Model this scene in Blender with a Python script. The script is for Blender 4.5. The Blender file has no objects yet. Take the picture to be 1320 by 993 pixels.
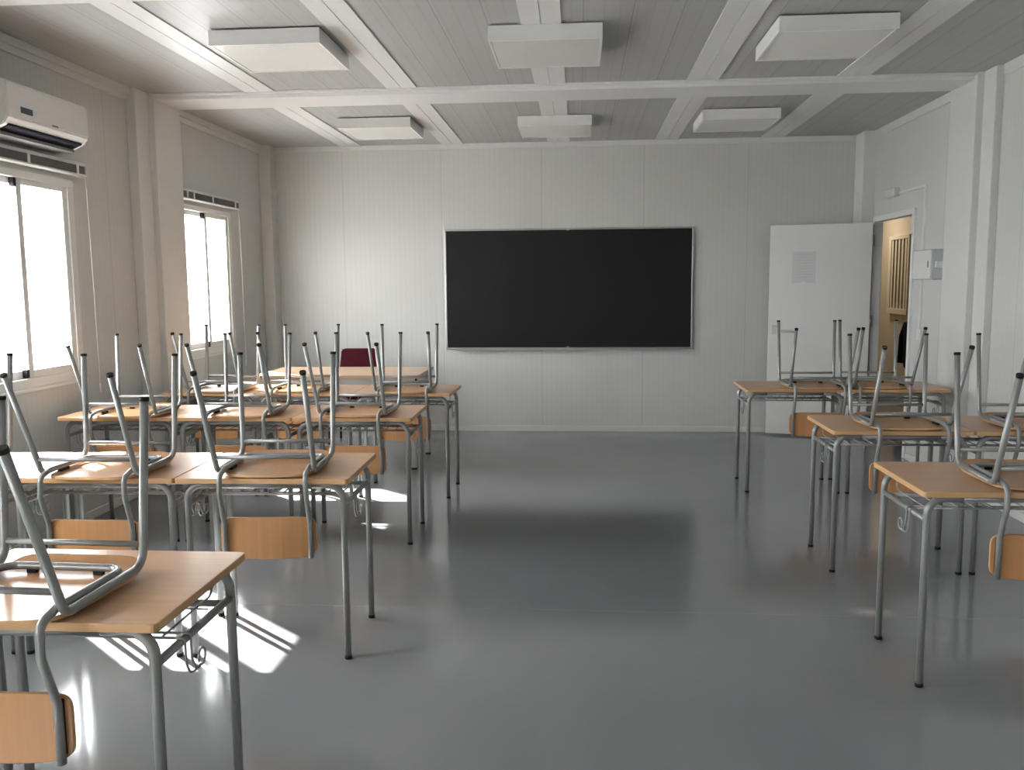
import bpy, bmesh, math, random
from mathutils import Vector, Matrix
random.seed(7)
C = bpy.context.scene.collection
scene = bpy.context.scene
scene.view_settings.view_transform = 'Standard'
scene.view_settings.look = 'None'
scene.view_settings.gamma = 1.0
scene.view_settings.use_curve_mapping = False
scene.view_settings.exposure = 1.2

# ---------------------------------------------------------------- camera
cam_d = bpy.data.cameras.new('camera'); cam = bpy.data.objects.new('camera', cam_d); C.objects.link(cam)
cam_d.sensor_fit = 'HORIZONTAL'; cam_d.sensor_width = 36.0
cam_d.lens = 1118.59 / 1320 * 36.0
cam_d.clip_start = 0.02; cam_d.clip_end = 300
R_ = Vector((0.99700762, 0.07683822, -0.00846721)); U_ = Vector((-5.15735e-04, 0.116141357, 0.99323256)); F_ = Vector((-0.07730162, 0.99025606, -0.11583345))
m = Matrix((R_, U_, -F_)).transposed().to_4x4(); m.translation = Vector((0, 0, 1.46976))
cam.matrix_world = m
scene.camera = cam

# ---------------------------------------------------------------- world, sun, portals
SKY = 13.0; SUN = 30.0; SUNDIR = Vector((0.977, -0.835, -1.0))
w = bpy.data.worlds.new('sky'); scene.world = w; w.use_nodes = True
nt = w.node_tree; bg = nt.nodes['Background']
bg.inputs['Color'].default_value = (0.95, 0.97, 1.0, 1); bg.inputs['Strength'].default_value = SKY
sun_d = bpy.data.lights.new('sun', 'SUN'); sun_d.energy = SUN; sun_d.angle = math.radians(0.7); sun_d.color = (1.0, 0.96, 0.92)
sun = bpy.data.objects.new('sun', sun_d); C.objects.link(sun)
sun.rotation_euler = SUNDIR.to_track_quat('-Z', 'Y').to_euler(); sun.location = (-8, 12, 9)
XL, XR, Y0, Y1, ZC = -3.11, 2.70, -3.4, 8.594, 2.828
WINS = [(4.17, 5.20), (6.60, 7.63), (1.74, 2.77), (-0.69, 0.34), (-3.1, -2.08)]   # y ranges of the window frames on the left wall
WZ0, WZ1 = 0.90, 2.12
for y0, y1 in WINS:
    a = bpy.data.lights.new('portal', 'AREA'); a.shape = 'RECTANGLE'; a.size = WZ1 - WZ0; a.size_y = y1 - y0
    a.cycles.is_portal = True
    o = bpy.data.objects.new('portal', a); C.objects.link(o)
    o.location = (XL - 0.16, (y0 + y1) / 2, (WZ0 + WZ1) / 2); o.rotation_euler = (0, -math.pi / 2, 0)

# ---------------------------------------------------------------- materials
def srgb(r, g, b):
    f = lambda c: (c / 255 / 12.92) if c / 255 <= 0.04045 else ((c / 255 + 0.055) / 1.055) ** 2.4
    return (f(r), f(g), f(b), 1)
def mat(name, col, rough=0.5, metal=0.0, spec=0.5):
    mt = bpy.data.materials.new(name); mt.use_nodes = True
    b = mt.node_tree.nodes['Principled BSDF']
    b.inputs['Base Color'].default_value = col; b.inputs['Roughness'].default_value = rough
    b.inputs['Metallic'].default_value = metal; b.inputs['Specular IOR Level'].default_value = spec
    return mt
def N(mt, t, **kw):
    n = mt.node_tree.nodes.new(t)
    for k, v in kw.items(): setattr(n, k, v)
    return n
def LK(mt, a, b): mt.node_tree.links.new(a, b)
def BS(mt): return mt.node_tree.nodes['Principled BSDF']
def speckle(mt, scale, amount, bump=0.0, stretch=(1, 1, 1)):
    """small uneven wear in the colour and an optional bump"""
    tc = N(mt, 'ShaderNodeTexCoord'); mp = N(mt, 'ShaderNodeMapping'); mp.inputs['Scale'].default_value = stretch
    nz = N(mt, 'ShaderNodeTexNoise'); nz.inputs['Scale'].default_value = scale; nz.inputs['Detail'].default_value = 5
    LK(mt, tc.outputs['Object'], mp.inputs['Vector']); LK(mt, mp.outputs['Vector'], nz.inputs['Vector'])
    col = BS(mt).inputs['Base Color'].default_value[:]
    mx = N(mt, 'ShaderNodeMix', data_type='RGBA')
    mx.inputs['A'].default_value = [c * (1 - amount) for c in col[:3]] + [1]
    mx.inputs['B'].default_value = [min(1, c * (1 + amount)) for c in col[:3]] + [1]
    LK(mt, nz.outputs['Fac'], mx.inputs['Factor']); LK(mt, mx.outputs['Result'], BS(mt).inputs['Base Color'])
    if bump:
        bp = N(mt, 'ShaderNodeBump'); bp.inputs['Strength'].default_value = bump; bp.inputs['Distance'].default_value = 0.002
        LK(mt, nz.outputs['Fac'], bp.inputs['Height']); LK(mt, bp.outputs['Normal'], BS(mt).inputs['Normal'])
    return mx
def panel_mat(name, col, axis, pitch, seam_pitch, seam_off, strength, rough=0.42, seam=0.62):
    """pressed sheet panel: fine ribs across one axis and a joint every seam_pitch metres"""
    mt = mat(name, col, rough, 0, 0.4)
    tc = N(mt, 'ShaderNodeTexCoord'); sp = N(mt, 'ShaderNodeSeparateXYZ'); LK(mt, tc.outputs['Object'], sp.inputs[0])
    src = sp.outputs[axis]
    def math_(op, a, b=None):
        n = N(mt, 'ShaderNodeMath', operation=op)
        if hasattr(a, 'links'): LK(mt, a, n.inputs[0])
        else: n.inputs[0].default_value = a
        if b is not None:
            if hasattr(b, 'links'): LK(mt, b, n.inputs[1])
            else: n.inputs[1].default_value = b
        return n.outputs[0]
    # ribs
    fr = math_('FRACT', math_('DIVIDE', src, pitch))
    tri = math_('ABSOLUTE', math_('SUBTRACT', fr, 0.5))
    rib = math_('LESS_THAN', tri, 0.07)
    fr2 = math_('FRACT', math_('DIVIDE', math_('SUBTRACT', src, seam_off), seam_pitch))
    d = math_('MULTIPLY', math_('ABSOLUTE', math_('SUBTRACT', fr2, 0.5)), seam_pitch)
    sm = math_('GREATER_THAN', d, seam_pitch / 2 - 0.0028)
    h = math_('SUBTRACT', math_('MULTIPLY', rib, -0.35), sm)
    bp = N(mt, 'ShaderNodeBump'); bp.inputs['Strength'].default_value = strength; bp.inputs['Distance'].default_value = 0.002
    LK(mt, h, bp.inputs['Height']); LK(mt, bp.outputs['Normal'], BS(mt).inputs['Normal'])
    nz = N(mt, 'ShaderNodeTexNoise'); nz.inputs['Scale'].default_value = 1.3; LK(mt, tc.outputs['Object'], nz.inputs['Vector'])
    mx = N(mt, 'ShaderNodeMix', data_type='RGBA'); mx.inputs['A'].default_value = [c * 0.97 for c in col[:3]] + [1]; mx.inputs['B'].default_value = [c * 1.03 for c in col[:3]] + [1]
    LK(mt, nz.outputs['Fac'], mx.inputs['Factor'])
    m2 = N(mt, 'ShaderNodeMix', data_type='RGBA'); LK(mt, mx.outputs['Result'], m2.inputs['A']); m2.inputs['B'].default_value = [c * seam for c in col[:3]] + [1]
    fac = math_('MAXIMUM', sm, math_('MULTIPLY', rib, 0.22))
    LK(mt, fac, m2.inputs['Factor']); LK(mt, m2.outputs['Result'], BS(mt).inputs['Base Color'])
    return mt
M = {}
WALLC = (0.60, 0.60, 0.577, 1)
M['wall_x'] = panel_mat('wall_panel_across', WALLC, 0, 0.05, 0.985, -2.336, 0.35, seam=0.8)
M['wall_y'] = panel_mat('wall_panel_along', WALLC, 1, 0.05, 1.15, 5.62, 0.35, seam=0.8)
M['ceil'] = panel_mat('ceiling_panel', (0.43, 0.43, 0.42, 1), 0, 0.083, 0.25, 0.02, 0.5, 0.38, 0.68)
M['trim'] = mat('white_trim', (0.66, 0.66, 0.635, 1), 0.4)
M['strip'] = mat('ceiling_strip_metal', (0.74, 0.74, 0.73, 1), 0.33)
M['dark_gap'] = mat('dark_gap', (0.03, 0.03, 0.03, 1), 0.8)
M['lamp_body'] = mat('lamp_body', (0.74, 0.74, 0.72, 1), 0.35)
M['diffuser'] = mat('lamp_diffuser', (0.78, 0.77, 0.74, 1), 0.16, 0, 0.5)
M['alu'] = mat('white_aluminium', (0.74, 0.74, 0.72, 1), 0.3)
M['black'] = mat('black_plastic', (0.009, 0.009, 0.010, 1), 0.5, 0, 0.25)
M['blind'] = mat('grey_blind_slats', (0.20, 0.20, 0.20, 1), 0.45)
M['blind_white'] = mat('white_blind_rail', (0.75, 0.75, 0.73, 1), 0.4)
M['cord'] = mat('white_cord', (0.75, 0.74, 0.70, 1), 0.6)
M['tube'] = mat('grey_painted_steel', (0.275, 0.280, 0.268, 1), 0.3, 0.25, 0.5); speckle(M['tube'], 60, 0.05)
M['wire'] = mat('grey_wire', (0.33, 0.34, 0.33, 1), 0.3, 0.4)
M['board_black'] = mat('black_board', (0.0135, 0.0135, 0.0145, 1), 0.5, 0, 0.2); speckle(M['board_black'], 4, 0.10)
M['board_frame'] = mat('brushed_aluminium', (0.42, 0.43, 0.43, 1), 0.3, 0.7)
M['door'] = mat('painted_door', (0.72, 0.72, 0.69, 1), 0.3); speckle(M['door'], 3, 0.02)
M['steel'] = mat('steel', (0.45, 0.45, 0.45, 1), 0.3, 0.9)
M['pale_steel'] = mat('pale_steel', (0.55, 0.55, 0.54, 1), 0.35, 0.2)
M['paper'] = mat('paper', (0.62, 0.62, 0.62, 1), 0.4)
M['ink'] = mat('ink', (0.5, 0.5, 0.51, 1), 0.5)
M['plastic'] = mat('white_plastic', (0.68, 0.68, 0.66, 1), 0.3)
M['bluish'] = mat('pale_blue_plastic', (0.54, 0.58, 0.60, 1), 0.25)
M['ac'] = mat('air_conditioner_plastic', (0.74, 0.73, 0.71, 1), 0.3)
M['display'] = mat('dark_display', (0.02, 0.03, 0.06, 1), 0.15)
M['matt_black'] = mat('matt_black', (0.012, 0.014, 0.02, 1), 0.8, 0, 0.15)
M['maroon'] = mat('maroon_fabric', (0.06, 0.008, 0.013, 1), 0.9, 0, 0.1); speckle(M['maroon'], 300, 0.2, 0.3)
M['navy'] = mat('navy_cloth', (0.006, 0.008, 0.014, 1), 0.9, 0, 0.1); speckle(M['navy'], 80, 0.3, 0.3)
M['corridor'] = mat('corridor_paint', (0.60, 0.51, 0.39, 1), 0.5); speckle(M['corridor'], 2, 0.03)
M['cream'] = mat('cream_paint', (0.72, 0.64, 0.50, 1), 0.4)
M['louvre_dark'] = mat('dark_recess', (0.05, 0.04, 0.03, 1), 0.7)
M['outside'] = mat('pale_concrete', (0.46, 0.465, 0.465, 1), 0.9); speckle(M['outside'], 3, 0.1)
M['desk_grey'] = mat('light_grey_steel', (0.45, 0.46, 0.45, 1), 0.35, 0.2)
def wood(name, c1, c2, rough, axis_stretch, spec=0.5, coat=0.0):
    mt = mat(name, c1, rough, 0, spec)
    tc = N(mt, 'ShaderNodeTexCoord'); mp = N(mt, 'ShaderNodeMapping'); mp.inputs['Scale'].default_value = axis_stretch
    nz = N(mt, 'ShaderNodeTexNoise'); nz.inputs['Scale'].default_value = 1.0; nz.inputs['Detail'].default_value = 6; nz.inputs['Roughness'].default_value = 0.6
    oi = N(mt, 'ShaderNodeObjectInfo'); ad = N(mt, 'ShaderNodeVectorMath', operation='ADD')
    LK(mt, tc.outputs['Object'], mp.inputs['Vector']); LK(mt, mp.outputs['Vector'], ad.inputs[0])
    cb = N(mt, 'ShaderNodeCombineXYZ'); ml = N(mt, 'ShaderNodeMath', operation='MULTIPLY'); ml.inputs[1].default_value = 37
    LK(mt, oi.outputs['Random'], ml.inputs[0])
    for i in range(3): LK(mt, ml.outputs[0], cb.inputs[i])
    LK(mt, cb.outputs[0], ad.inputs[1]); LK(mt, ad.outputs[0], nz.inputs['Vector'])
    rp = N(mt, 'ShaderNodeValToRGB'); rp.color_ramp.elements[0].position = 0.3; rp.color_ramp.elements[1].position = 0.72
    rp.color_ramp.elements[0].color = c1; rp.color_ramp.elements[1].color = c2
    LK(mt, nz.outputs['Fac'], rp.inputs['Fac']); LK(mt, rp.outputs['Color'], BS(mt).inputs['Base Color'])
    return mt
M['beech'] = wood('beech_laminate', (0.50, 0.285, 0.15, 1), (0.57, 0.34, 0.187, 1), 0.30, (3, 70, 3))
M['beech_edge'] = wood('beech_edge', (0.56, 0.33, 0.15, 1), (0.62, 0.38, 0.19, 1), 0.35, (3, 3, 40))
M['ply'] = wood('beech_plywood', (0.48, 0.25, 0.115, 1), (0.55, 0.30, 0.145, 1), 0.28, (60, 2, 2))
M['ply_back'] = wood('beech_plywood_back', (0.47, 0.225, 0.09, 1), (0.54, 0.275, 0.115, 1), 0.32, (60, 2, 2))
M['pale_beech'] = wood('pale_beech', (0.50, 0.33, 0.20, 1), (0.55, 0.37, 0.23, 1), 0.3, (3, 60, 3))
# epoxy floor
fl = mat('grey_epoxy_floor', (0.3, 0.3, 0.3, 1), 0.10, 0, 0.75); M['floor'] = fl
tc = N(fl, 'ShaderNodeTexCoord'); nz = N(fl, 'ShaderNodeTexNoise'); nz.inputs['Scale'].default_value = 2.2; nz.inputs['Detail'].default_value = 6
LK(fl, tc.outputs['Object'], nz.inputs['Vector'])
mx = N(fl, 'ShaderNodeMix', data_type='RGBA'); mx.inputs['A'].default_value = (0.205, 0.218, 0.226, 1); mx.inputs['B'].default_value = (0.235, 0.248, 0.256, 1)
LK(fl, nz.outputs['Fac'], mx.inputs['Factor'])
# scuffed pale patch on the floor
vm = N(fl, 'ShaderNodeVectorMath', operation='SUBTRACT'); vm.inputs[1].default_value = (1.30, 3.84, 0); LK(fl, tc.outputs['Object'], vm.inputs[0])
vs = N(fl, 'ShaderNodeVectorMath', operation='MULTIPLY'); vs.inputs[1].default_value = (8, 13, 0); LK(fl, vm.outputs[0], vs.inputs[0])
vl = N(fl, 'ShaderNodeVectorMath', operation='LENGTH'); LK(fl, vs.outputs[0], vl.inputs[0])
n2 = N(fl, 'ShaderNodeTexNoise'); n2.inputs['Scale'].default_value = 22; n2.inputs['Detail'].default_value = 4; LK(fl, tc.outputs['Object'], n2.inputs['Vector'])
a1 = N(fl, 'ShaderNodeMath', operation='SUBTRACT'); a1.inputs[0].default_value = 1.0; LK(fl, vl.outputs['Value'], a1.inputs[1])
a2 = N(fl, 'ShaderNodeMath', operation='MULTIPLY'); LK(fl, a1.outputs[0], a2.inputs[0]); LK(fl, n2.outputs['Fac'], a2.inputs[1])
a3 = N(fl, 'ShaderNodeMath', operation='MULTIPLY', use_clamp=True); LK(fl, a2.outputs[0], a3.inputs[0]); a3.inputs[1].default_value = 1.5
mx2 = N(fl, 'ShaderNodeMix', data_type='RGBA'); LK(fl, mx.outputs['Result'], mx2.inputs['A']); mx2.inputs['B'].default_value = (0.5, 0.48, 0.46, 1)
LK(fl, a3.outputs[0], mx2.inputs['Factor']); LK(fl, mx2.outputs['Result'], BS(fl).inputs['Base Color'])
n3 = N(fl, 'ShaderNodeTexNoise'); n3.inputs['Scale'].default_value = 260; n3.inputs['Detail'].default_value = 2; LK(fl, tc.outputs['Object'], n3.inputs['Vector'])
bp = N(fl, 'ShaderNodeBump'); bp.inputs['Strength'].default_value = 0.12; bp.inputs['Distance'].default_value = 0.0006
LK(fl, n3.outputs['Fac'], bp.inputs['Height']); LK(fl, bp.outputs['Normal'], BS(fl).inputs['Normal'])
# glass: clear pane with a faint reflection
gl = bpy.data.materials.new('window_glass'); gl.use_nodes = True; M['glass'] = gl
gn = gl.node_tree; gn.nodes.remove(gn.nodes['Principled BSDF'])
tr = gn.nodes.new('ShaderNodeBsdfTransparent'); gy = gn.nodes.new('ShaderNodeBsdfGlossy'); gy.inputs['Roughness'].default_value = 0.02
lw = gn.nodes.new('ShaderNodeLayerWeight'); pw = gn.nodes.new('ShaderNodeMath'); pw.operation = 'POWER'; pw.inputs[1].default_value = 5.0
gn.links.new(lw.outputs['Facing'], pw.inputs[0]); fz = gn.nodes.new('ShaderNodeMath'); fz.operation = 'MULTIPLY_ADD'; fz.inputs[1].default_value = 0.7; fz.inputs[2].default_value = 0.03
gn.links.new(pw.outputs[0], fz.inputs[0]); ms = gn.nodes.new('ShaderNodeMixShader')
tr.inputs['Color'].default_value = (0.96, 0.965, 0.965, 1)
gn.links.new(fz.outputs[0], ms.inputs[0]); gn.links.new(tr.outputs[0], ms.inputs[1]); gn.links.new(gy.outputs[0], ms.inputs[2])
gn.links.new(ms.outputs[0], gn.nodes['Material Output'].inputs['Surface'])

# ---------------------------------------------------------------- mesh helpers
def add_box(bm, x0, x1, y0, y1, z0, z1, bev=0.0, seg=2, vert_only=False):
    vs = [bm.verts.new((x, y, z)) for x in (x0, x1) for y in (y0, y1) for z in (z0, z1)]
    q = [(0, 1, 3, 2), (4, 6, 7, 5), (0, 4, 5, 1), (2, 3, 7, 6), (0, 2, 6, 4), (1, 5, 7, 3)]
    fs = [bm.faces.new([vs[i] for i in f]) for f in q]
    if bev > 0:
        es = set(e for f in fs for e in f.edges)
        if vert_only: es = {e for e in es if abs((e.verts[0].co - e.verts[1].co).z) > 1e-6}
        bmesh.ops.bevel(bm, geom=list(es), offset=bev, segments=seg, affect='EDGES', profile=0.5)
    return vs
def arc_path(pts, rad, seg=6):
    """polyline with rounded corners; rad one number or one per inner point"""
    pts = [Vector(p) for p in pts]; out = [pts[0]]
    for i in range(1, len(pts) - 1):
        r = rad[i - 1] if isinstance(rad, (list, tuple)) else rad
        a, b, c = pts[i - 1], pts[i], pts[i + 1]
        d1 = (a - b).normalized(); d2 = (c - b).normalized()
        ang = d1.angle(d2)
        if r <= 0 or ang > math.pi - 0.01: out.append(b); continue
        t = min(r / math.tan(ang / 2), (a - b).length * 0.49, (c - b).length * 0.49); rr = t * math.tan(ang / 2)
        p1 = b + d1 * t; p2 = b + d2 * t
        cen = b + (d1 + d2).normalized() * (rr / math.sin(ang / 2))
        v1 = p1 - cen; v2 = p2 - cen; tot = v1.angle(v2); ax = v1.cross(v2).normalized()
        for k in range(seg + 1):
            out.append(cen + Matrix.Rotation(tot * k / seg, 3, ax) @ v1)
    out.append(pts[-1]); return out
def add_tube(bm, path, r, n=12, cap=True, closed=False):
    path = [Vector(p) for p in path]
    cl = [path[0]]
    for q in path[1:]:
        if (q - cl[-1]).length > 1e-5: cl.append(q)
    path = cl; L = len(path); rings = []; up = None
    for i, p in enumerate(path):
        if closed: t = (path[(i + 1) % L] - path[i - 1]).normalized()
        elif i == 0: t = (path[1] - p).normalized()
        elif i == L - 1: t = (p - path[-2]).normalized()
        else: t = ((path[i + 1] - p).normalized() + (p - path[i - 1]).normalized()).normalized()
        if up is None:
            up = Vector((0, 0, 1)) if abs(t.z) < 0.9 else Vector((1, 0, 0))
        up = (up - t * up.dot(t)).normalized(); s = t.cross(up)
        rings.append([bm.verts.new(p + (up * math.cos(2 * math.pi * k / n) + s * math.sin(2 * math.pi * k / n)) * r) for k in range(n)])
    for i in range(L if closed else L - 1):
        A, B = rings[i], rings[(i + 1) % L]
        for k in range(n):
            f = bm.faces.new((A[k], A[(k + 1) % n], B[(k + 1) % n], B[k])); f.smooth = True
    if cap and not closed:
        bm.faces.new(rings[0][::-1]); bm.faces.new(rings[-1])
def link(o, parent=None):
    C.objects.link(o)
    if parent is not None: o.parent = parent
    return o
def obj(name, bm, material, parent=None):
    bmesh.ops.recalc_face_normals(bm, faces=bm.faces[:])
    me = bpy.data.meshes.new(name); bm.to_mesh(me); bm.free()
    for mm in (material if isinstance(material, (list, tuple)) else [material]): me.materials.append(mm)
    return link(bpy.data.objects.new(name, me), parent)
def box(name, x0, x1, y0, y1, z0, z1, material, parent=None, bev=0.0, seg=2):
    bm = bmesh.new(); add_box(bm, x0, x1, y0, y1, z0, z1, bev, seg); return obj(name, bm, material, parent)
def boxes(name, lst, material, parent=None, bev=0.0):
    bm = bmesh.new()
    for b in lst: add_box(bm, *b, bev)
    return obj(name, bm, material, parent)
def tube(name, path, r, material, parent=None, n=12):
    bm = bmesh.new(); add_tube(bm, path, r, n); return obj(name, bm, material, parent)
def tag(o, label, cat, group=None):
    o['label'] = label; o['category'] = cat
    if group: o['group'] = group
    return o
def struct(o):
    o['kind'] = 'structure'; return o
def thing(name, label, cat, loc=(0, 0, 0), rotz=0.0, group=None):
    o = bpy.data.objects.new(name, None); o.empty_display_size = 0.1; C.objects.link(o)
    o.location = loc; o.rotation_euler = (0, 0, rotz)
    return tag(o, label, cat, group)
def copy_tree(o, parent=None):
    c = o.copy(); C.objects.link(c); c.parent = parent
    for ch in list(o.children): copy_tree(ch, c)
    return c

# ---------------------------------------------------------------- the room shell
TR = 0.05
struct(box('floor', XL - 0.12, XR + TR, Y0 - 0.1, Y1 + 0.1, -0.12, 0, M['floor']))
struct(box('ceiling', XL - 0.12, XR + TR, Y0 - 0.1, Y1 + 0.1, ZC, ZC + 0.12, M['ceil']))
struct(box('wall_back', XL - 0.12, XR + TR, Y1, Y1 + 0.10, 0, ZC, M['wall_x']))
struct(box('wall_front', XL - 0.12, XR + TR, Y0 - 0.1, Y0, 0, ZC, M['wall_x']))
def holed(name, x0, x1, holes, material):
    """wall along y with rectangular holes (y0, y1, z0, z1)"""
    ys = sorted({Y0, Y1} | {h[0] for h in holes} | {h[1] for h in holes})
    bm = bmesh.new()
    for a, b in zip(ys[:-1], ys[1:]):
        h = [q for q in holes if q[0] <= a + 1e-6 and q[1] >= b - 1e-6]
        if not h: add_box(bm, x0, x1, a, b, 0, ZC)
        else:
            if h[0][2] > 0: add_box(bm, x0, x1, a, b, 0, h[0][2])
            add_box(bm, x0, x1, a, b, h[0][3], ZC)
    bmesh.ops.remove_doubles(bm, verts=bm.verts[:], dist=1e-5)
    return struct(obj(name, bm, material))
holed('wall_left', XL - 0.12, XL, [(a + 0.03, b - 0.03, WZ0 + 0.03, WZ1 - 0.03) for a, b in WINS], M['wall_y'])
DY0, DY1, DZ = 7.345, 8.275, 2.015
holed('wall_right', XR, XR + TR, [(DY0, DY1, 0, DZ)], M['wall_y'])

# trim: ceiling strips, joint covers, stepped posts, cornices, skirting
tn = [0]
def trim(bm_or_boxes, material=None, bev=0.0):
    tn[0] += 1
    return struct(boxes('trim_%d' % tn[0], bm_or_boxes, material or M['trim'], None, bev))
BEAMS = [(6.12, 6.50), (3.70, 4.08 - 0.02), (1.28, 1.64), (-1.14, -0.78)]
spans = [(6.50, Y1 - 0.02), (4.06, 6.12), (1.64, 3.70), (-0.78, 1.28), (Y0, -1.14)]
for xc in (-2.23, -1.225, -0.20, 0.825, 1.81):
    trim([(xc - 0.105, xc - 0.002, a, b, ZC - 0.008, ZC) for a, b in spans] + [(xc + 0.002, xc + 0.105, a, b, ZC - 0.008, ZC) for a, b in spans], M['strip'])
for a, b in BEAMS:
    trim([(XL, XR, a + 0.03, b, ZC - 0.042, ZC), (XL, XR, a, a + 0.03, ZC - 0.018, ZC)], M['strip'], 0.004)
for a, b in BEAMS:
    trim([(XL, XL + 0.07, a - 0.20, a - 0.02, 0, ZC), (XL, XL + 0.115, a - 0.02, b, 0, ZC)], None, 0.004)
    trim([(XR - 0.05, XR, a - 0.18, a - 0.01, 0, ZC), (XR - 0.095, XR, a - 0.01, b + 0.02, 0, ZC)], None, 0.004)
trim([(XL, XL + 0.11, 8.42, Y1, 0, ZC)], None, 0.004)
trim([(XR - 0.11, XR, 8.34, Y1, 0, ZC)], None, 0.004)
for a, b in ((6.50, 8.42), (4.06, 5.92)):
    trim([(XL, XL + 0.018, a, b, ZC - 0.085, ZC), (XL, XL + 0.04, a, b, ZC - 0.045, ZC)], None, 0.003)
    trim([(XR - 0.018, XR, a + 0.02, b - 0.08 if b > 8 else b, ZC - 0.07, ZC)], None, 0.003)
trim([(XL + 0.11, XR - 0.11, Y1 - 0.02, Y1, ZC - 0.05, ZC)], None, 0.003)
struct(boxes('baseboard_back', [(XL + 0.11, XR - 0.11, Y1 - 0.014, Y1, 0, 0.055)], M['trim'], None, 0.003))
struct(boxes('baseboard_left', [(XL, XL + 0.014, a, b, 0, 0.055) for a, b in ((6.50, 8.42), (4.06, 5.92), (1.64, 3.5), (-0.78, 1.08))], M['trim'], None, 0.003))
struct(boxes('baseboard_right', [(XR - 0.014, XR, a, b, 0, 0.055) for a, b in ((6.52, 7.30), (4.06, 5.94), (1.64, 3.5))], M['trim'], None, 0.003))
# thin welded joints in the floor where the modules meet
for yj in (3.79,):
    trim([(XL + 0.12, XR - 0.1, yj - 0.0025, yj + 0.0025, -0.001, 0.0006)], mat('floor_joint_%d' % int(yj), (0.25, 0.262, 0.268, 1), 0.25))

# corridor beyond the door
CX1 = 4.02
struct(box('floor', XR + TR, CX1 + 0.1, 6.0, 13.0, -0.12, -0.001, M['floor']))
struct(box('wall_corridor', CX1, CX1 + 0.1, 6.0, 13.0, 0, 2.6, M['corridor']))
struct(box('wall_corridor_end', XR + TR, CX1, 12.9, 13.0, 0, 2.6, M['corridor']))
struct(box('wall_corridor_near', XR + TR, CX1, 5.9, 6.0, 0, 2.6, M['corridor']))
struct(box('wall_corridor_side', XR + 0.0, XR + TR, Y1 + 0.1, 13.0, 0, 2.6, M['corridor']))
struct(box('ceiling', XR + TR, CX1, 6.0, 13.0, 2.6, 2.7, M['ceil']))
# outside ground on the window side
struct(box('ground', -45, XL - 0.12, -40, 50, -0.5, -0.35, M['outside']))

# ---------------------------------------------------------------- windows
def make_window(i, y0, y1):
    """white sliding window, two sashes, in the left wall"""
    fr = bmesh.new(); W = 0.060
    xa, xb = XL - 0.075, XL + 0.016
    for b in ((y0, y1, WZ0, WZ0 + W), (y0, y1, WZ1 - W * 0.7, WZ1), (y0, y0 + W, WZ0 + W, WZ1 - W * 0.7), (y1 - W, y1, WZ0 + W, WZ1 - W * 0.7)):
        add_box(fr, xa, xb, *b, 0.003)
    # projecting sill ledge under the frame
    add_box(fr, XL, XL + 0.03, y0 - 0.01, y1 + 0.01, WZ0 - 0.012, WZ0 + 0.006, 0.002)
    root = struct(obj('window_%d' % i, fr, M['alu']))
    ym = (y0 + y1) / 2 - 0.0
    zi0, zi1 = WZ0 + W, WZ1 - W * 0.7
    def sash(a, b, x, name):
        s = 0.022; st = 0.046
        o = boxes(name, [(x, x + s, a, a + st, zi0, zi1), (x, x + s, b - st, b, zi0, zi1), (x, x + s, a + st, b - st, zi0, zi0 + 0.045), (x, x + s, a + st, b - st, zi1 - 0.035, zi1)], M['alu'], root, 0.002)
        g = boxes('glass_pane', [(x + 0.002, x + 0.006, a + st, b - st, zi0 + 0.045, zi1 - 0.035)], M['glass'], o)
        return o
    s1 = sash(y0 + W, ym + 0.022, XL - 0.042, 'sash')
    s2 = sash(ym - 0.022, y1 - W, XL - 0.016, 'sash')
    boxes('latch', [(XL - 0.019, XL + 0.010, ym - 0.046, ym - 0.023, zi0 + 0.004, zi0 + 0.05)], M['black'], root, 0.002)
    boxes('latch', [(XL - 0.019, XL + 0.010, ym - 0.046, ym - 0.023, zi1 - 0.05, zi1 - 0.002)], M['black'], root, 0.002)
for i, (a, b) in enumerate(WINS): make_window(i + 1, a, b)

def make_blind(y0, y1, label, cord_y, zoff=0.0, cord_to=0.74):
    t = thing('venetian_blind', label, 'blind', (XL, (y0 + y1) / 2, 2.15), 0, 'raised venetian blinds above the windows')
    h = (y1 - y0) / 2
    boxes('head_rail', [(0.002, 0.055, -h, h, 0.062, 0.082)], M['blind_white'], t, 0.002)
    bm = bmesh.new()
    for k in range(13):
        z = 0.012 + k * 0.0039
        add_box(bm, 0.012, 0.060, -h + 0.004, h - 0.004, z, z + 0.0018)
    obj('slats', bm, M['blind'], t)
    boxes('bottom_rail', [(0.010, 0.064, -h, h, 0, 0.012)], M['blind_white'], t, 0.003)
    for f in (-0.80, -0.60, 0.02, 0.84):
        boxes('ladder_tape', [(0.060, 0.0635, f * h - 0.011, f * h + 0.011, 0.008, 0.066)], M['blind_white'], t)
    bm = bmesh.new()
    p = [(0.05, cord_y, 0.07), (0.055, cord_y + 0.01, -0.1), (0.05, cord_y + 0.03, -0.7), (0.05, cord_y + 0.035, cord_to - 2.15 + 0.06)]
    add_tube(bm, arc_path(p, 0.3, 4), 0.0028, 6)
    add_tube(bm, [(0.05, cord_y + 0.035, cord_to - 2.15 + 0.06), (0.05, cord_y + 0.035, cord_to - 2.15)], 0.006, 8)
    obj('pull_cord', bm, M['cord'], t)
    return t
make_blind(6.57, 7.73, 'raised grey blind above the window nearest the blackboard wall', 0.57)
b = make_blind(4.12, 5.28, 'raised grey blind directly under the air conditioner', 0.57, 0, 0.80)
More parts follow.
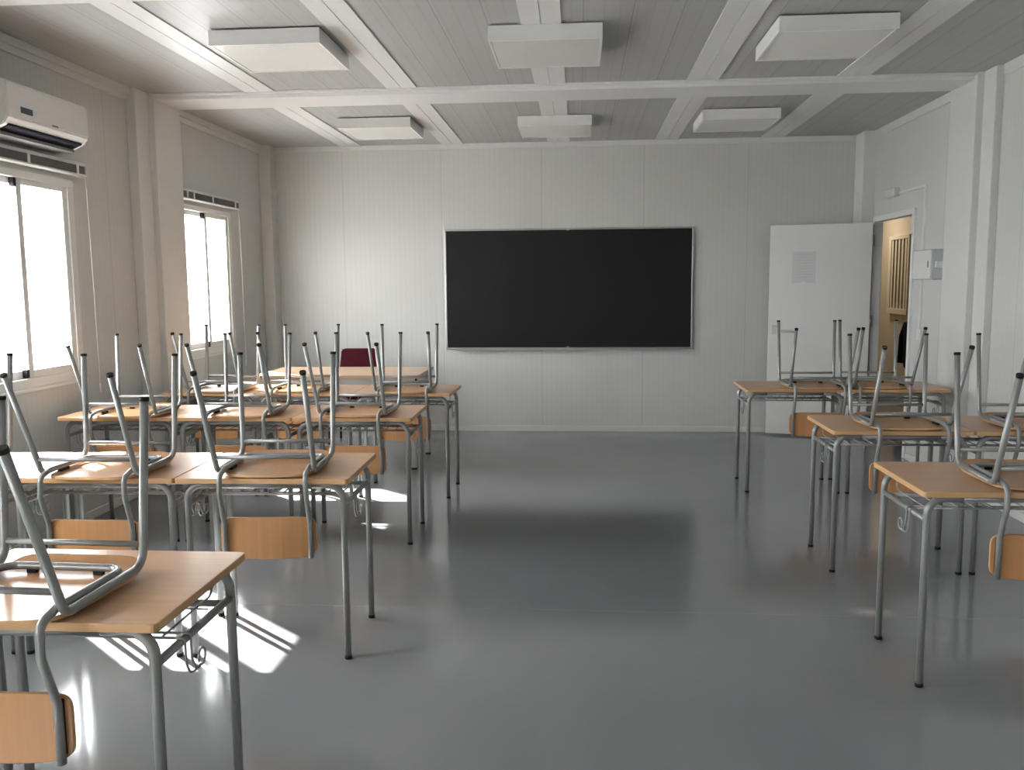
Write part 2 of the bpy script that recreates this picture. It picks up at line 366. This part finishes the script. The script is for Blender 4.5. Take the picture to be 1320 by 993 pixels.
# ---------------------------------------------------------------- air conditioner
t = thing('air_conditioner', 'white wall mounted air conditioner above the left window', 'air conditioner', (XL, 4.33, 2.27))
def extrude_y(name, prof, y0, y1, material, parent, bev=0.006):
    bm = bmesh.new(); A = [bm.verts.new((x, y0, z)) for x, z in prof]; B = [bm.verts.new((x, y1, z)) for x, z in prof]
    n = len(prof); bm.faces.new(A); bm.faces.new(B[::-1])
    for k in range(n): bm.faces.new((A[k], B[k], B[(k + 1) % n], A[(k + 1) % n]))
    if bev: bmesh.ops.bevel(bm, geom=bm.edges[:], offset=bev, segments=2, affect='EDGES')
    return obj(name, bm, material, parent)
extrude_y('casing', [(0.001, 0.0), (0.10, 0.0), (0.185, 0.035), (0.215, 0.075), (0.215, 0.245), (0.19, 0.262), (0.001, 0.262)], 0, 0.735, M['ac'], t)
extrude_y('air_outlet', [(0.105, -0.001), (0.186, 0.031), (0.192, 0.041), (0.186, 0.045), (0.10, 0.012)], 0.035, 0.70, M['matt_black'], t, 0)
extrude_y('louvre', [(0.100, -0.006), (0.118, 0.000), (0.117, 0.007), (0.102, 0.003)], 0.03, 0.705, M['ac'], t, 0)
extrude_y('drain_pan', [(0.02, -0.014), (0.145, -0.012), (0.145, 0.006), (0.02, 0.002)], 0.04, 0.69, M['blind'], t, 0)
boxes('display', [(0.2145, 0.2165, 0.105, 0.205, 0.105, 0.137)], M['display'], t)
boxes('lettering', [(0.2145, 0.2162, 0.212, 0.25, 0.128, 0.131), (0.2145, 0.2162, 0.212, 0.245, 0.118, 0.121), (0.2145, 0.2162, 0.212, 0.24, 0.108, 0.111)], M['ink'], t)
boxes('badge', [(0.2145, 0.2165, 0.375, 0.43, 0.082, 0.092)], M['blind'], t)

# ---------------------------------------------------------------- ceiling lamps
def make_lamp(x, y, label):
    t = thing('ceiling_light', label, 'ceiling light', (x, y, ZC - 0.0085), 0, 'square ceiling lights, switched off')
    s = 0.30; H_ = 0.078
    boxes('housing', [(-s, s, -s, -s + 0.012, -H_, 0), (-s, s, s - 0.012, s, -H_, 0), (-s, -s + 0.012, -s + 0.012, s - 0.012, -H_, 0), (s - 0.012, s, -s + 0.012, s - 0.012, -H_, 0), (-s + 0.012, s - 0.012, -s + 0.012, s - 0.012, -0.006, 0)], M['lamp_body'], t)
    boxes('diffuser', [(-s + 0.013, s - 0.013, -s + 0.013, s - 0.013, -H_ + 0.003, -H_ + 0.007)], M['diffuser'], t)
    return t
for x, y, l in ((-1.665, 4.955, 'square white ceiling light on the window side, in the nearer row'), (-0.18, 5.03, 'square white ceiling light in the middle of the nearer row'), (1.32, 5.02, 'square white ceiling light on the door side, in the nearer row'),
                (-1.665, 7.44, 'square white ceiling light on the window side, close to the blackboard wall'), (-0.20, 7.52, 'square white ceiling light above the blackboard, in the middle of the far row'), (1.27, 7.42, 'square white ceiling light on the door side, close to the blackboard wall')):
    make_lamp(x, y, l)

# ---------------------------------------------------------------- blackboard
t = thing('blackboard', 'wide black chalkboard with aluminium frame on the far wall', 'blackboard', (-0.112, Y1, 0.825))
bw, bh = 1.213, 1.18
boxes('board_surface', [(-bw + 0.015, bw - 0.015, -0.022, -0.004, 0.015, bh - 0.015)], M['board_black'], t)
boxes('frame', [(-bw, bw, -0.03, -0.001, bh - 0.018, bh), (-bw, bw, -0.03, -0.001, 0, 0.018), (-bw, -bw + 0.018, -0.03, -0.001, 0.018, bh - 0.018), (bw - 0.018, bw, -0.03, -0.001, 0.018, bh - 0.018)], M['board_frame'], t, 0.003)
boxes('chalk_tray', [(-bw + 0.12, bw - 0.1, -0.065, -0.03, -0.008, 0.0), (-bw + 0.12, bw - 0.1, -0.068, -0.065, -0.008, 0.008)], M['board_frame'], t)
for z in (0.004, bh - 0.024): boxes('clip', [(-0.012, 0.012, -0.034, -0.03, z, z + 0.022)], M['steel'], t)

# ---------------------------------------------------------------- door, frame, leaf
dr = struct(boxes('door_1', [(XR - 0.018, XR + TR + 0.012, DY0 - 0.035, DY0 + 0.012, 0, DZ + 0.035), (XR - 0.018, XR + TR + 0.012, DY1 - 0.012, DY1 + 0.035, 0, DZ + 0.035), (XR - 0.018, XR + TR + 0.012, DY0 + 0.012, DY1 - 0.012, DZ - 0.012, DZ + 0.035)], M['alu'], None, 0.003))
hx, hy = XR - 0.03, 8.262; ex_, ey_ = 1.80, 8.47
ang = math.atan2(ey_ - hy, ex_ - hx); ln = math.hypot(ex_ - hx, ey_ - hy)
leaf = struct(bpy.data.objects.new('door_2', None)); C.objects.link(leaf); leaf.location = (hx, hy, 0); leaf.rotation_euler = (0, 0, ang)
# local x runs from hinge to free edge; local +y is the side facing the camera when ang ~ pi
boxes('door_leaf', [(0.0, ln, -0.004, 0.036, 0.018, 1.995)], M['door'], leaf, 0.003)
bm = bmesh.new(); add_box(bm, ln - 0.075, ln - 0.035, 0.036, 0.038, 0.97, 1.06, 0.001); add_tube(bm, arc_path([(ln - 0.055, 0.04, 1.05), (ln - 0.055, 0.075, 1.05), (ln - 0.115, 0.075, 1.05)], 0.02), 0.006)
# --- latch hardware sits at door_handle
obj('door_handle', bm, M['pale_steel'], leaf)
bm = bmesh.new(); add_box(bm, ln - 0.24, ln - 0.12, 0.036, 0.040, 0.985, 1.015, 0.002); add_tube(bm, [(ln - 0.25, 0.046, 1.0), (ln - 0.10, 0.046, 1.0)], 0.005)
obj('bolt', bm, M['pale_steel'], leaf)
for z in (0.25, 1.05, 1.78): tube('hinge', [(-0.008, 0.03, z), (-0.008, 0.03, z + 0.10)], 0.010, M['steel'], leaf)
t = thing('paper_notice', 'sheet of paper taped to the open white door', 'paper', (hx, hy, 1.60), ang)
lx = ln * 0.655
boxes('sheet', [(lx - 0.105, lx + 0.105, 0.0372, 0.0384, -0.145, 0.145)], M['paper'], t)
rows = []
for k in range(9):
    z = 0.115 - 0.026 * k; w_ = random.uniform(0.05, 0.085)
    rows.append((lx - w_, lx + w_ * 0.9, 0.0384, 0.0387, z, z + 0.004))
boxes('printed_lines', rows, M['ink'], t)
boxes('tape', [(lx - 0.02, lx + 0.02, 0.0384, 0.0390, -0.155, -0.135)], M['cord'], t)

# ---------------------------------------------------------------- right wall fittings
t = thing('distribution_box', 'pale blue and white fuse box on the wall right of the doorway', 'fuse box', (XR, 6.72, 1.475))
boxes('enclosure', [(-0.085, -0.001, 0, 0.36, 0, 0.225)], M['bluish'], t, 0.004)
boxes('lid', [(-0.100, -0.085, 0.005, 0.355, 0.005, 0.22)], M['plastic'], t, 0.004)
boxes('lid_catch', [(-0.103, -0.100, 0.045, 0.06, 0.09, 0.14)], M['blind'], t)
boxes('socket', [(-0.07, -0.015, -0.03, 0.0, 0.085, 0.135)], M['cord'], t, 0.004)
t = thing('emergency_light', 'small white emergency light above the doorway', 'emergency light', (XR, 7.70, 2.18))
boxes('case', [(-0.05, -0.001, 0, 0.255, 0, 0.07)], M['plastic'], t, 0.006)
boxes('lens', [(-0.056, -0.05, 0.012, 0.243, 0.008, 0.05)], M['diffuser'], t, 0.003)
bm = bmesh.new()
add_box(bm, XR - 0.016, XR - 0.001, 7.11, 7.70, 2.195, 2.213); add_box(bm, XR - 0.016, XR - 0.001, 7.11, 7.128, 1.70, 2.195); add_box(bm, XR - 0.016, XR - 0.001, 7.11, 7.128, 1.085, 1.475)
bmesh.ops.translate(bm, verts=bm.verts[:], vec=(-XR, -7.11, -1.085))
o = obj('cable_duct', bm, M['cord']); o.location = (XR, 7.11, 1.085); tag(o, 'thin white cable duct running down from the emergency light to the switch', 'cable duct')
t = thing('light_switch', 'small white light switch on the wall beside the doorway', 'light switch', (XR, 7.13, 1.0))
boxes('plate', [(-0.012, -0.001, -0.04, 0.045, 0, 0.085)], M['plastic'], t, 0.003)
boxes('rocker', [(-0.017, -0.012, -0.025, 0.03, 0.015, 0.07)], M['cord'], t, 0.002)

# corridor: barred window, jacket on a hook, added fill lamp
t = thing('louvred_grille', 'cream barred wall grille seen through the doorway', 'grille', (CX1, 10.94, 1.05))
gy0, gy1, gz0, gz1 = 0.0, 0.70, 0.0, 0.98
boxes('frame', [(-0.05, -0.001, gy0, gy1, gz0, gz0 + 0.07), (-0.05, -0.001, gy0, gy1, gz1 - 0.05, gz1), (-0.05, -0.001, gy0, gy0 + 0.05, gz0 + 0.07, gz1 - 0.05), (-0.05, -0.001, gy1 - 0.09, gy1, gz0 + 0.07, gz1 - 0.05)], M['cream'], t, 0.004)
boxes('bars', [(-0.04, -0.012, gy0 + 0.05 + k * 0.112 + 0.055, gy0 + 0.05 + k * 0.112 + 0.105, gz0 + 0.07, gz1 - 0.05) for k in range(5)], M['cream'], t)
boxes('backing', [(-0.008, -0.001, gy0 + 0.05, gy1 - 0.09, gz0 + 0.07, gz1 - 0.05)], M['louvre_dark'], t)
# jacket
t = thing('jacket', 'dark navy jacket hanging on the corridor wall beyond the doorway', 'jacket', (CX1 - 0.10, 10.52, 0.0))
prof = [(0.40, 0.16, 0.03), (0.44, 0.24, 0.06), (0.52, 0.28, 0.075), (0.62, 0.29, 0.075), (0.76, 0.29, 0.07), (0.86, 0.285, 0.07), (0.93, 0.26, 0.065), (0.985, 0.17, 0.055), (1.03, 0.13, 0.045), (1.08, 0.105, 0.04), (1.12, 0.08, 0.03)]
bm = bmesh.new(); rings = []
for z, ry, rx in prof:
    rings.append([bm.verts.new((rx * math.cos(a) * (1 + 0.12 * math.sin(5 * a + z * 9)), ry * math.sin(a) * (1 + 0.04 * math.sin(7 * a + z * 5)), z + 0.012 * math.sin(3 * a))) for a in [2 * math.pi * k / 28 for k in range(28)]])
for A, B in zip(rings[:-1], rings[1:]):
    for k in range(28): bm.faces.new((A[k], A[(k + 1) % 28], B[(k + 1) % 28], B[k])).smooth = True
bm.faces.new(rings[0][::-1]); bm.faces.new(rings[-1]); obj('body', bm, M['navy'], t)
for s in (-1, 1):
    bm = bmesh.new(); add_tube(bm, arc_path([(0, s * 0.20, 0.95), (-0.02, s * 0.27, 0.80), (-0.03, s * 0.27, 0.48)], 0.1), 0.055, 12); obj('sleeve', bm, M['navy'], t)
t = thing('coat_hook', 'small hook holding the navy jacket in the corridor', 'coat hook', (CX1, 10.52, 1.13))
tube('hook_arm', arc_path([(-0.001, 0, 0.02), (-0.085, 0, 0.0), (-0.11, 0, 0.05)], 0.02), 0.006, M['steel'], t)
boxes('plate', [(-0.008, -0.001, -0.02, 0.02, -0.03, 0.03)], M['steel'], t)
t = thing('corridor_fill_lamp', 'round lamp added out of sight to light the corridor', 'ceiling light', (3.4, 11.6, 2.6))
bm = bmesh.new(); add_tube(bm, [(0, 0, -0.001), (0, 0, -0.05)], 0.16, 24); obj('housing', bm, M['lamp_body'], t)
cl = bpy.data.lights.new('corridor_fill_light', 'AREA'); cl.shape = 'DISK'; cl.size = 0.3; cl.energy = 5.5; cl.color = (1.0, 0.90, 0.76)  # warm fill added for the corridor, whose actual light source is unknown
o = bpy.data.objects.new('corridor_fill_light', cl); link(o, t); o.location = (0, 0, -0.06)

# ---------------------------------------------------------------- pupil's desk
W_, D_, H_ = 0.680, 0.5225, 0.7343
def make_desk():
    """origin: centre of the footprint on the floor"""
    t = thing('school_desk', 'x', 'desk', (0, 0, 0), 0)
    bm = bmesh.new(); add_box(bm, -W_ / 2, W_ / 2, -D_ / 2, D_ / 2, H_ - 0.021, H_, 0.014, 3, True)
    for e in [e for e in bm.edges if len(e.link_faces) == 2 and abs(e.link_faces[0].normal.dot(e.link_faces[1].normal)) < 0.1 and abs((e.verts[0].co - e.verts[1].co).z) < 1e-6]:
        pass
    bmesh.ops.recalc_face_normals(bm, faces=bm.faces[:])
    for f in bm.faces:
        f.normal_update()
        if abs(f.normal.z) < 0.5: f.material_index = 1
    me = bpy.data.meshes.new('desktop'); bm.to_mesh(me); bm.free(); me.materials.append(M['beech']); me.materials.append(M['beech_edge'])
    dt = link(bpy.data.objects.new('desktop', me), t)
    bv = dt.modifiers.new('edge', 'BEVEL'); bv.width = 0.0025; bv.segments = 2; bv.limit_method = 'ANGLE'; bv.angle_limit = math.radians(60)
    r = 0.0132; zt = H_ - 0.021 - r - 0.0005; xi = W_ / 2 - 0.031; R = 0.075
    yf, yb = -D_ / 2 + 0.046, D_ / 2 - 0.050
    for y in (yf, yb):
        for s in (-1, 1):
            lg = tube('leg', arc_path([(s * xi, y, 0.012), (s * xi, y, zt), (s * (xi - 0.12), y, zt)], R, 8), r, M['tube'], t, 14)
            tube('foot_cap', [(s * xi, y, 0.0005), (s * xi, y, 0.014)], r + 0.0015, M['black'], lg, 14)
        tube('top_rail', [(-(xi - 0.12), y, zt), (xi - 0.12, y, zt)], r, M['tube'], t, 14)
    zb = H_ - 0.114; ra, rb = -D_ / 2 + 0.165, -D_ / 2 + 0.195; rt = yb - 0.045
    for s in (-1, 1):
        tube('side_bar', [(s * xi, yf, zb), (s * xi, yb, zb)], 0.0105, M['tube'], t)
        # bag hook: the two front wires turn down outside the bar, sweep back and curl into an open loop
        bm = bmesh.new(); x = s * (xi + 0.0145)
        for y in (ra, rb):
            add_tube(bm, arc_path([(s * (xi - 0.03), y, zb + 0.0135), (x, y, zb + 0.0135), (x, y, zb - 0.05), (x, y + 0.02, zb - 0.085), (x, rb + 0.045, zb - 0.088 + (0.003 if y == rb else 0))], [0.008, 0.05, 0.03], 5), 0.003, 7)
        cy, cz = rb + 0.055, zb - 0.068
        add_tube(bm, [(x, cy + 0.019 * math.sin(q), cz - 0.021 * math.cos(q)) for q in [-0.5 + 5.6 * k / 18 for k in range(19)]], 0.003, 7)
        obj('hook', bm, M['wire'], t)
    # wire book tray: two front rods, a rear cross tube, wires running back and curving up under the top
    bm = bmesh.new(); zw = zb + 0.0135; xw = xi - 0.010
    for y in (ra, rb): add_tube(bm, [(-xw, y, zw), (xw, y, zw)], 0.0034, 7)
    add_tube(bm, [(-xw, 0.09, zw), (xw, 0.09, zw)], 0.0022, 6)
    add_tube(bm, [(-xi, rt, zb), (xi, rt, zb)], 0.0095, 10)
    K = 9
    for k in range(K + 1):
        x = -xw + 0.03 + (2 * xw - 0.06) * k / K
        add_tube(bm, arc_path([(x, ra, zw + 0.004), (x, rt + 0.012, zw + 0.004), (x, rt + 0.030, zw + 0.045), (x, rt + 0.010, zw + 0.084)], 0.03, 4), 0.0029, 6)
    tr_ = obj('wire_tray', bm, M['wire'], t)
    return t
# (front corner x, front y, angle, which corner is given, column) -> desk centre
def desk_pos(cx, cy, a, side, k):
    """side +1: the given corner is the front-right corner of the group's right end; k-th desk leftwards. side -1: mirrored"""
    lx = -side * (W_ / 2 + k * (W_ + 0.003)); ly = D_ / 2
    return (cx + lx * math.cos(a) - ly * math.sin(a), cy + lx * math.sin(a) + ly * math.cos(a), 0.0)
DESKS = [
    (-0.924, 1.761, -0.0, 1, 0, 'beech topped school desk closest to the camera on the window side, by the aisle'),
    (-0.924, 1.761, -0.0, 1, 1, 'beech topped desk cut by the left picture edge, beside the closest aisle desk'),
    (-0.880, 3.187, 0.022, 1, 0, 'window side aisle desk of the second row, sun patches on the floor behind it'),
    (-0.880, 3.187, 0.022, 1, 1, 'middle desk of the second row on the window side, top shining white with glare'),
    (-0.880, 3.187, 0.022, 1, 2, 'desk of the second row at the picture edge right under the near window'),
    (-0.929, 4.705, 0.012, 1, 0, 'aisle desk of the third row on the window side'),
    (-0.929, 4.705, 0.012, 1, 1, 'middle desk of the third row on the window side'),
    (-0.929, 4.705, 0.012, 1, 2, 'desk of the third row pushed against the window wall'),
    (-0.871, 5.777, -0.010, 1, 0, 'aisle desk of the row just before the teacher desk'),
    (-0.871, 5.777, -0.010, 1, 1, 'middle desk of the row just before the teacher desk'),
    (-0.871, 5.777, -0.010, 1, 2, 'desk nearest the far window in the row before the teacher desk'),
    (1.203, 3.072, 0.006, -1, 0, 'closest beech desk on the door side, bare aisle corner and hook in full view'),
    (1.251, 4.343, -0.010, -1, 0, 'aisle desk of the middle row on the door side'),
    (1.251, 4.343, -0.010, -1, 1, 'wall side desk of the middle row on the door side'),
    (1.144, 6.036, -0.012, -1, 0, 'aisle desk in front of the open door leaf'),
    (1.144, 6.036, -0.012, -1, 1, 'desk in front of the doorway, against the right wall'),
]
proto = make_desk()
for i, (cx, cy, a, sd, k, lab) in enumerate(DESKS):
    o = proto if i == 0 else copy_tree(proto)
    o.location = desk_pos(cx, cy, a, sd, k); o.rotation_euler = (0, 0, a)
    tag(o, lab, 'desk', 'pupil desks in the window side rows' if sd > 0 else 'pupil desks in the door side rows')

# ---------------------------------------------------------------- pupil's chair, upside down on a desk
def make_chair():
    """origin: on the desk top under the rear knees; +y points to the blackboard, z=0 is the desk surface"""
    t = thing('school_chair', 'x', 'chair')
    r = 0.0108
    def P(s, h, v, w): return Vector((s * h, v, w))
    for s in (-1, 1):
        KN = P(s, 0.188, -0.020, 0.0235); KF = P(s, 0.190, 0.296, 0.030)
        TN = P(s, 0.199, -0.189, 0.424); TF = P(s, 0.197, 0.335, 0.455)
        full_n = arc_path([TN, KN, KF], 0.035, 7); full_f = arc_path([TF, KF, KN], 0.045, 7)
        rn = full_n[:-1]; rf = full_f[:-1]
        a = tube('leg', rn + [rn[-1] + (KF - KN).normalized() * 0.004], r, M['tube'], t, 12)
        b_ = tube('leg', rf + [rf[-1] + (KN - KF).normalized() * 0.004], r, M['tube'], t, 12)
        tube('seat_rail', [rn[-1], rf[-1]], r, M['tube'], t, 12)
        for top, kn, lg in ((TN, KN, a), (TF, KF, b_)):
            d = (top - kn).normalized(); bm = bmesh.new(); add_tube(bm, [top - d * 0.008, top + d * 0.003], r + 0.0016, 12)
            obj('foot_cap', bm, M['black'], lg)
    # backrest posts and inner rails: one continuous loop
    h = 0.163
    half = lambda s: [P(s, h + 0.003, -0.034, -0.318), P(s, h + 0.003, -0.036, -0.175), P(s, h + 0.003, -0.078, -0.055), P(s, h + 0.001, -0.073, 0.018), P(s, h, -0.010, 0.034), P(s, h, 0.262, 0.032)]
    L_ = half(-1); R2 = half(1)
    path = arc_path(L_ + R2[::-1], [0.06, 0.05, 0.03, 0.03, 0.045, 0.045, 0.03, 0.03, 0.05, 0.06], 6)
    tube('back_frame', path, 0.0100, M['tube'], t, 12)
    def stretch(w, A, B):
        f = (w - A.z) / (B.z - A.z); return A + (B - A) * f
    for (kn, tp) in (((0.188, -0.020, 0.0235), (0.199, -0.189, 0.424)), ((0.190, 0.296, 0.030), (0.197, 0.335, 0.455))):
        a = stretch(0.083, P(-1, *kn), P(-1, *tp)); b_ = stretch(0.083, P(1, *kn), P(1, *tp))
        tube('stretcher', [a, b_], 0.0080, M['tube'], t, 10)
    for s in (-1, 1):
        boxes('spacer', [(s * 0.09 - 0.013, s * 0.09 + 0.013, 0.256, 0.270, 0.0135, 0.026)], M['black'], t, 0.002)
        boxes('spacer', [(s * h - 0.008, s * h + 0.008, 0.05, 0.11, 0.0125, 0.025)], M['black'], t, 0.002)
        boxes('spacer', [(s * (h + 0.004) - 0.0065, s * (h + 0.004) + 0.0065, -0.030, -0.020, -0.300, -0.170)], M['black'], t, 0.002)
    # seat sheet, face down: rounded plan, front edge rolled up
    bm = bmesh.new(); nu, nv = 28, 28; th = 0.0105; top = []; bot = []
    def plan(u, v):                       # u,v in -1..1 -> rounded plan position
        y0, y1 = -0.040, 0.345
        y = y0 + (y1 - y0) * (v + 1) / 2
        hw = 0.172 + 0.016 * (v + 1) / 2
        # superellipse rounding of the corners
        n_ = 6.0
        k = (abs(u) ** n_ + abs(v) ** n_) ** (-1 / n_) * max(abs(u), abs(v)) if (u or v) else 1
        uu, vv = u * k, v * k
        x = uu * hw; y = (y0 + y1) / 2 + vv * (y1 - y0) / 2
        if vv < 0: y -= 0.012 * (1 - (x / hw) ** 2) * max(0, -vv) ** 3
        return x, y
    def hgt(x, y):
        z = 0.0012
        if y > 0.24: z += 0.9 * (y - 0.24) ** 2 * 2.6
        if y < 0.05: z += 0.35 * (0.05 - y) ** 2
        return z + 0.10 * x * x
    for layer in (0, 1):
        g = []
        for j in range(nv + 1):
            row = []
            for i in range(nu + 1):
                x, y = plan(math.sin(math.pi / 2 * (-1 + 2 * i / nu)), math.sin(math.pi / 2 * (-1 + 2 * j / nv))); row.append(bm.verts.new((x, y, hgt(x, y) + th * layer)))
            g.append(row)
        (top if layer else bot).extend(g)
    for j in range(nv):
        for i in range(nu):
            bm.faces.new((top[j][i], top[j][i + 1], top[j + 1][i + 1], top[j + 1][i])).smooth = True
            bm.faces.new((bot[j][i], bot[j + 1][i], bot[j + 1][i + 1], bot[j][i + 1])).smooth = True
    rim = [(0, i) for i in range(nu)] + [(j, nu) for j in range(nv)] + [(nv, i) for i in range(nu, 0, -1)] + [(j, 0) for j in range(nv, 0, -1)]
    for k in range(len(rim)):
        a, b_ = rim[k], rim[(k + 1) % len(rim)]
        f = bm.faces.new((bot[a[0]][a[1]], bot[b_[0]][b_[1]], top[b_[0]][b_[1]], top[a[0]][a[1]])); f.material_index = 1
    obj('seat', bm, [M['ply'], M['beech_edge']], t)
    # backrest plate, hanging below
    bm = bmesh.new(); nu, nz_ = 26, 16; F = []; B = []
    for layer in (0, 1):
        g = []
        for j in range(nz_ + 1):
            row = []
            for i in range(nu + 1):
                u = math.sin(math.pi / 2 * (-1 + 2 * i / nu)); v = math.sin(math.pi / 2 * (-1 + 2 * j / nz_))
                n_ = 7.0; k = (abs(u) ** n_ + abs(v) ** n_) ** (-1 / n_) * max(abs(u), abs(v)) if (u or v) else 1
                uu, vv = u * k, v * k
                x = uu * 0.187; z = -0.237 + vv * 0.079 - 0.006 * (1 - uu * uu) * (1 if vv < 0 else -0.3) * abs(vv)
                y = -0.020 - 0.020 * (1 - uu * uu) + 0.010 * layer
                row.append(bm.verts.new((x, y, z)))
            g.append(row)
        (B if layer else F).extend(g)
    for j in range(nz_):
        for i in range(nu):
            bm.faces.new((F[j][i], F[j][i + 1], F[j + 1][i + 1], F[j + 1][i])).smooth = True
            bm.faces.new((B[j][i], B[j + 1][i], B[j + 1][i + 1], B[j][i + 1])).smooth = True
    rim = [(0, i) for i in range(nu)] + [(j, nu) for j in range(nz_)] + [(nz_, i) for i in range(nu, 0, -1)] + [(j, 0) for j in range(nz_, 0, -1)]
    for k in range(len(rim)):
        a, b_ = rim[k], rim[(k + 1) % len(rim)]
        f = bm.faces.new((F[a[0]][a[1]], F[b_[0]][b_[1]], B[b_[0]][b_[1]], B[a[0]][a[1]])); f.material_index = 1
    obj('backrest', bm, [M['ply_back'], M['beech_edge']], t)
    return t
CHAIRS = [
    (-1.311, 1.778, -0.040, 'upturned chair on the closest window side desk, legs reaching up at the picture edge'),
    (-1.209, 3.232, 0.066, 'upturned aisle chair of the second window side row, whole backrest hanging in view'),
    (-1.881, 3.164, 0.011, 'upturned chair on the glare-lit middle desk of the second window side row'),
    (-2.635, 3.205, 0.0, 'upturned chair below the near window, mostly cut by the left picture edge'),
    (-1.266, 4.738, -0.048, 'upturned chair by the aisle in the third window side row'),
    (-1.912, 4.710, 0.011, 'upturned chair on the middle desk of the third window side row'),
    (-2.564, 4.679, 0.021, 'upturned chair on the third row desk that touches the window wall'),
    (-1.193, 5.791, 0.047, 'upturned chair by the aisle in the row before the teacher desk'),
    (-1.943, 5.840, -0.020, 'upturned chair in front of the maroon teacher chair, middle of the far row'),
    (-2.526, 5.825, -0.011, 'upturned chair standing before the far window, sunlit white seat'),
    (1.643, 3.127, -0.030, 'upturned chair on the closest door side desk, backrest at the right picture edge'),
    (1.630, 4.390, 0.012, 'upturned chair by the aisle in the middle door side row'),
    (2.285, 4.390, 0.0, 'upturned chair on the wall side desk of the middle door side row'),
    (1.625, 6.037, 0.003, 'upturned chair in front of the open white door leaf'),
    (2.065, 6.076, 0.003, 'upturned chair in front of the doorway'),
]
chair0 = make_chair()
for i, (x, y, a, lab) in enumerate(CHAIRS):
    o = chair0 if i == 0 else copy_tree(chair0)
    o.location = (x, y, H_ + 0.0004); o.rotation_euler = (0, 0, a)
    tag(o, lab, 'chair', 'upturned pupil chairs on the window side desks' if x < 0 else 'upturned pupil chairs on the door side desks')

# ---------------------------------------------------------------- teacher's desk and chair
t = thing('teacher_desk', 'wider pale beech teacher desk with grey metal frame near the blackboard', 'desk', (-1.93, 7.07, 0))
bm = bmesh.new(); add_box(bm, -0.665, 0.665, -0.365, 0.365, 0.735, 0.76, 0.003); obj('desktop', bm, M['pale_beech'], t)
boxes('apron', [(-0.60, 0.60, -0.325, -0.305, 0.665, 0.733), (-0.60, 0.60, 0.305, 0.325, 0.665, 0.733), (-0.625, -0.605, -0.3, 0.3, 0.665, 0.733), (0.605, 0.625, -0.3, 0.3, 0.665, 0.733)], M['desk_grey'], t, 0.003)
for sx in (-1, 1):
    for sy in (-1, 1):
        bm = bmesh.new(); add_box(bm, sx * 0.615 - 0.02, sx * 0.615 + 0.02, sy * 0.315 - 0.02, sy * 0.315 + 0.02, 0.012, 0.733, 0.004); lg = obj('leg', bm, M['desk_grey'], t)
        boxes('foot_cap', [(sx * 0.615 - 0.021, sx * 0.615 + 0.021, sy * 0.315 - 0.021, sy * 0.315 + 0.021, 0.0005, 0.014)], M['black'], lg)
bm = bmesh.new(); add_tube(bm, [(0.36, -0.31, 0.735), (0.42, -0.33, 0.675)], 0.008, 8); obj('bracket', bm, M['blind'], t)
boxes('corner_block', [(0.60, 0.645, -0.33, -0.28, 0.70, 0.733)], M['black'], t, 0.003)
t = thing('teacher_chair', 'maroon upholstered chair behind the pale teacher desk', 'chair', (-2.07, 7.86, 0), math.pi + 0.05)
def cushion(name, prof, th, material, parent, flat):
    """rounded upholstered pad; prof: outline (a, b)"""
    bm = bmesh.new()
    vs = [bm.verts.new((a, 0, b) if not flat else (a, b, 0)) for a, b in prof]
    f = bm.faces.new(vs); ex = bmesh.ops.extrude_face_region(bm, geom=[f])
    d = Vector((0, th, 0)) if not flat else Vector((0, 0, th))
    bmesh.ops.translate(bm, verts=[v for v in ex['geom'] if isinstance(v, bmesh.types.BMVert)], vec=d)
    bmesh.ops.recalc_face_normals(bm, faces=bm.faces[:])
    bmesh.ops.bevel(bm, geom=bm.edges[:], offset=th * 0.3, segments=3, affect='EDGES')
    return obj(name, bm, material, parent)
cushion('backrest', [(-0.205, 0.56), (0.205, 0.56), (0.165, 0.862), (0.150, 0.875), (-0.150, 0.875), (-0.165, 0.862)], 0.045, M['maroon'], t, False).location = (0, -0.235, 0)
cushion('seat', [(-0.21, -0.20), (0.21, -0.20), (0.225, 0.21), (0.20, 0.235), (-0.20, 0.235), (-0.225, 0.21)], 0.055, M['maroon'], t, True).location = (0, 0, 0.44)
for s in (-1, 1):
    tube('leg', arc_path([(s * 0.21, 0.21, 0.004), (s * 0.20, 0.18, 0.42), (s * 0.20, 0.10, 0.425)], 0.03), 0.011, M['black'], t)
    tube('leg', arc_path([(s * 0.21, -0.26, 0.004), (s * 0.19, -0.225, 0.42), (s * 0.155, -0.245, 0.62)], 0.05), 0.011, M['black'], t)
    tube('side_rail', [(s * 0.20, 0.17, 0.425), (s * 0.192, -0.225, 0.425)], 0.011, M['black'], t)
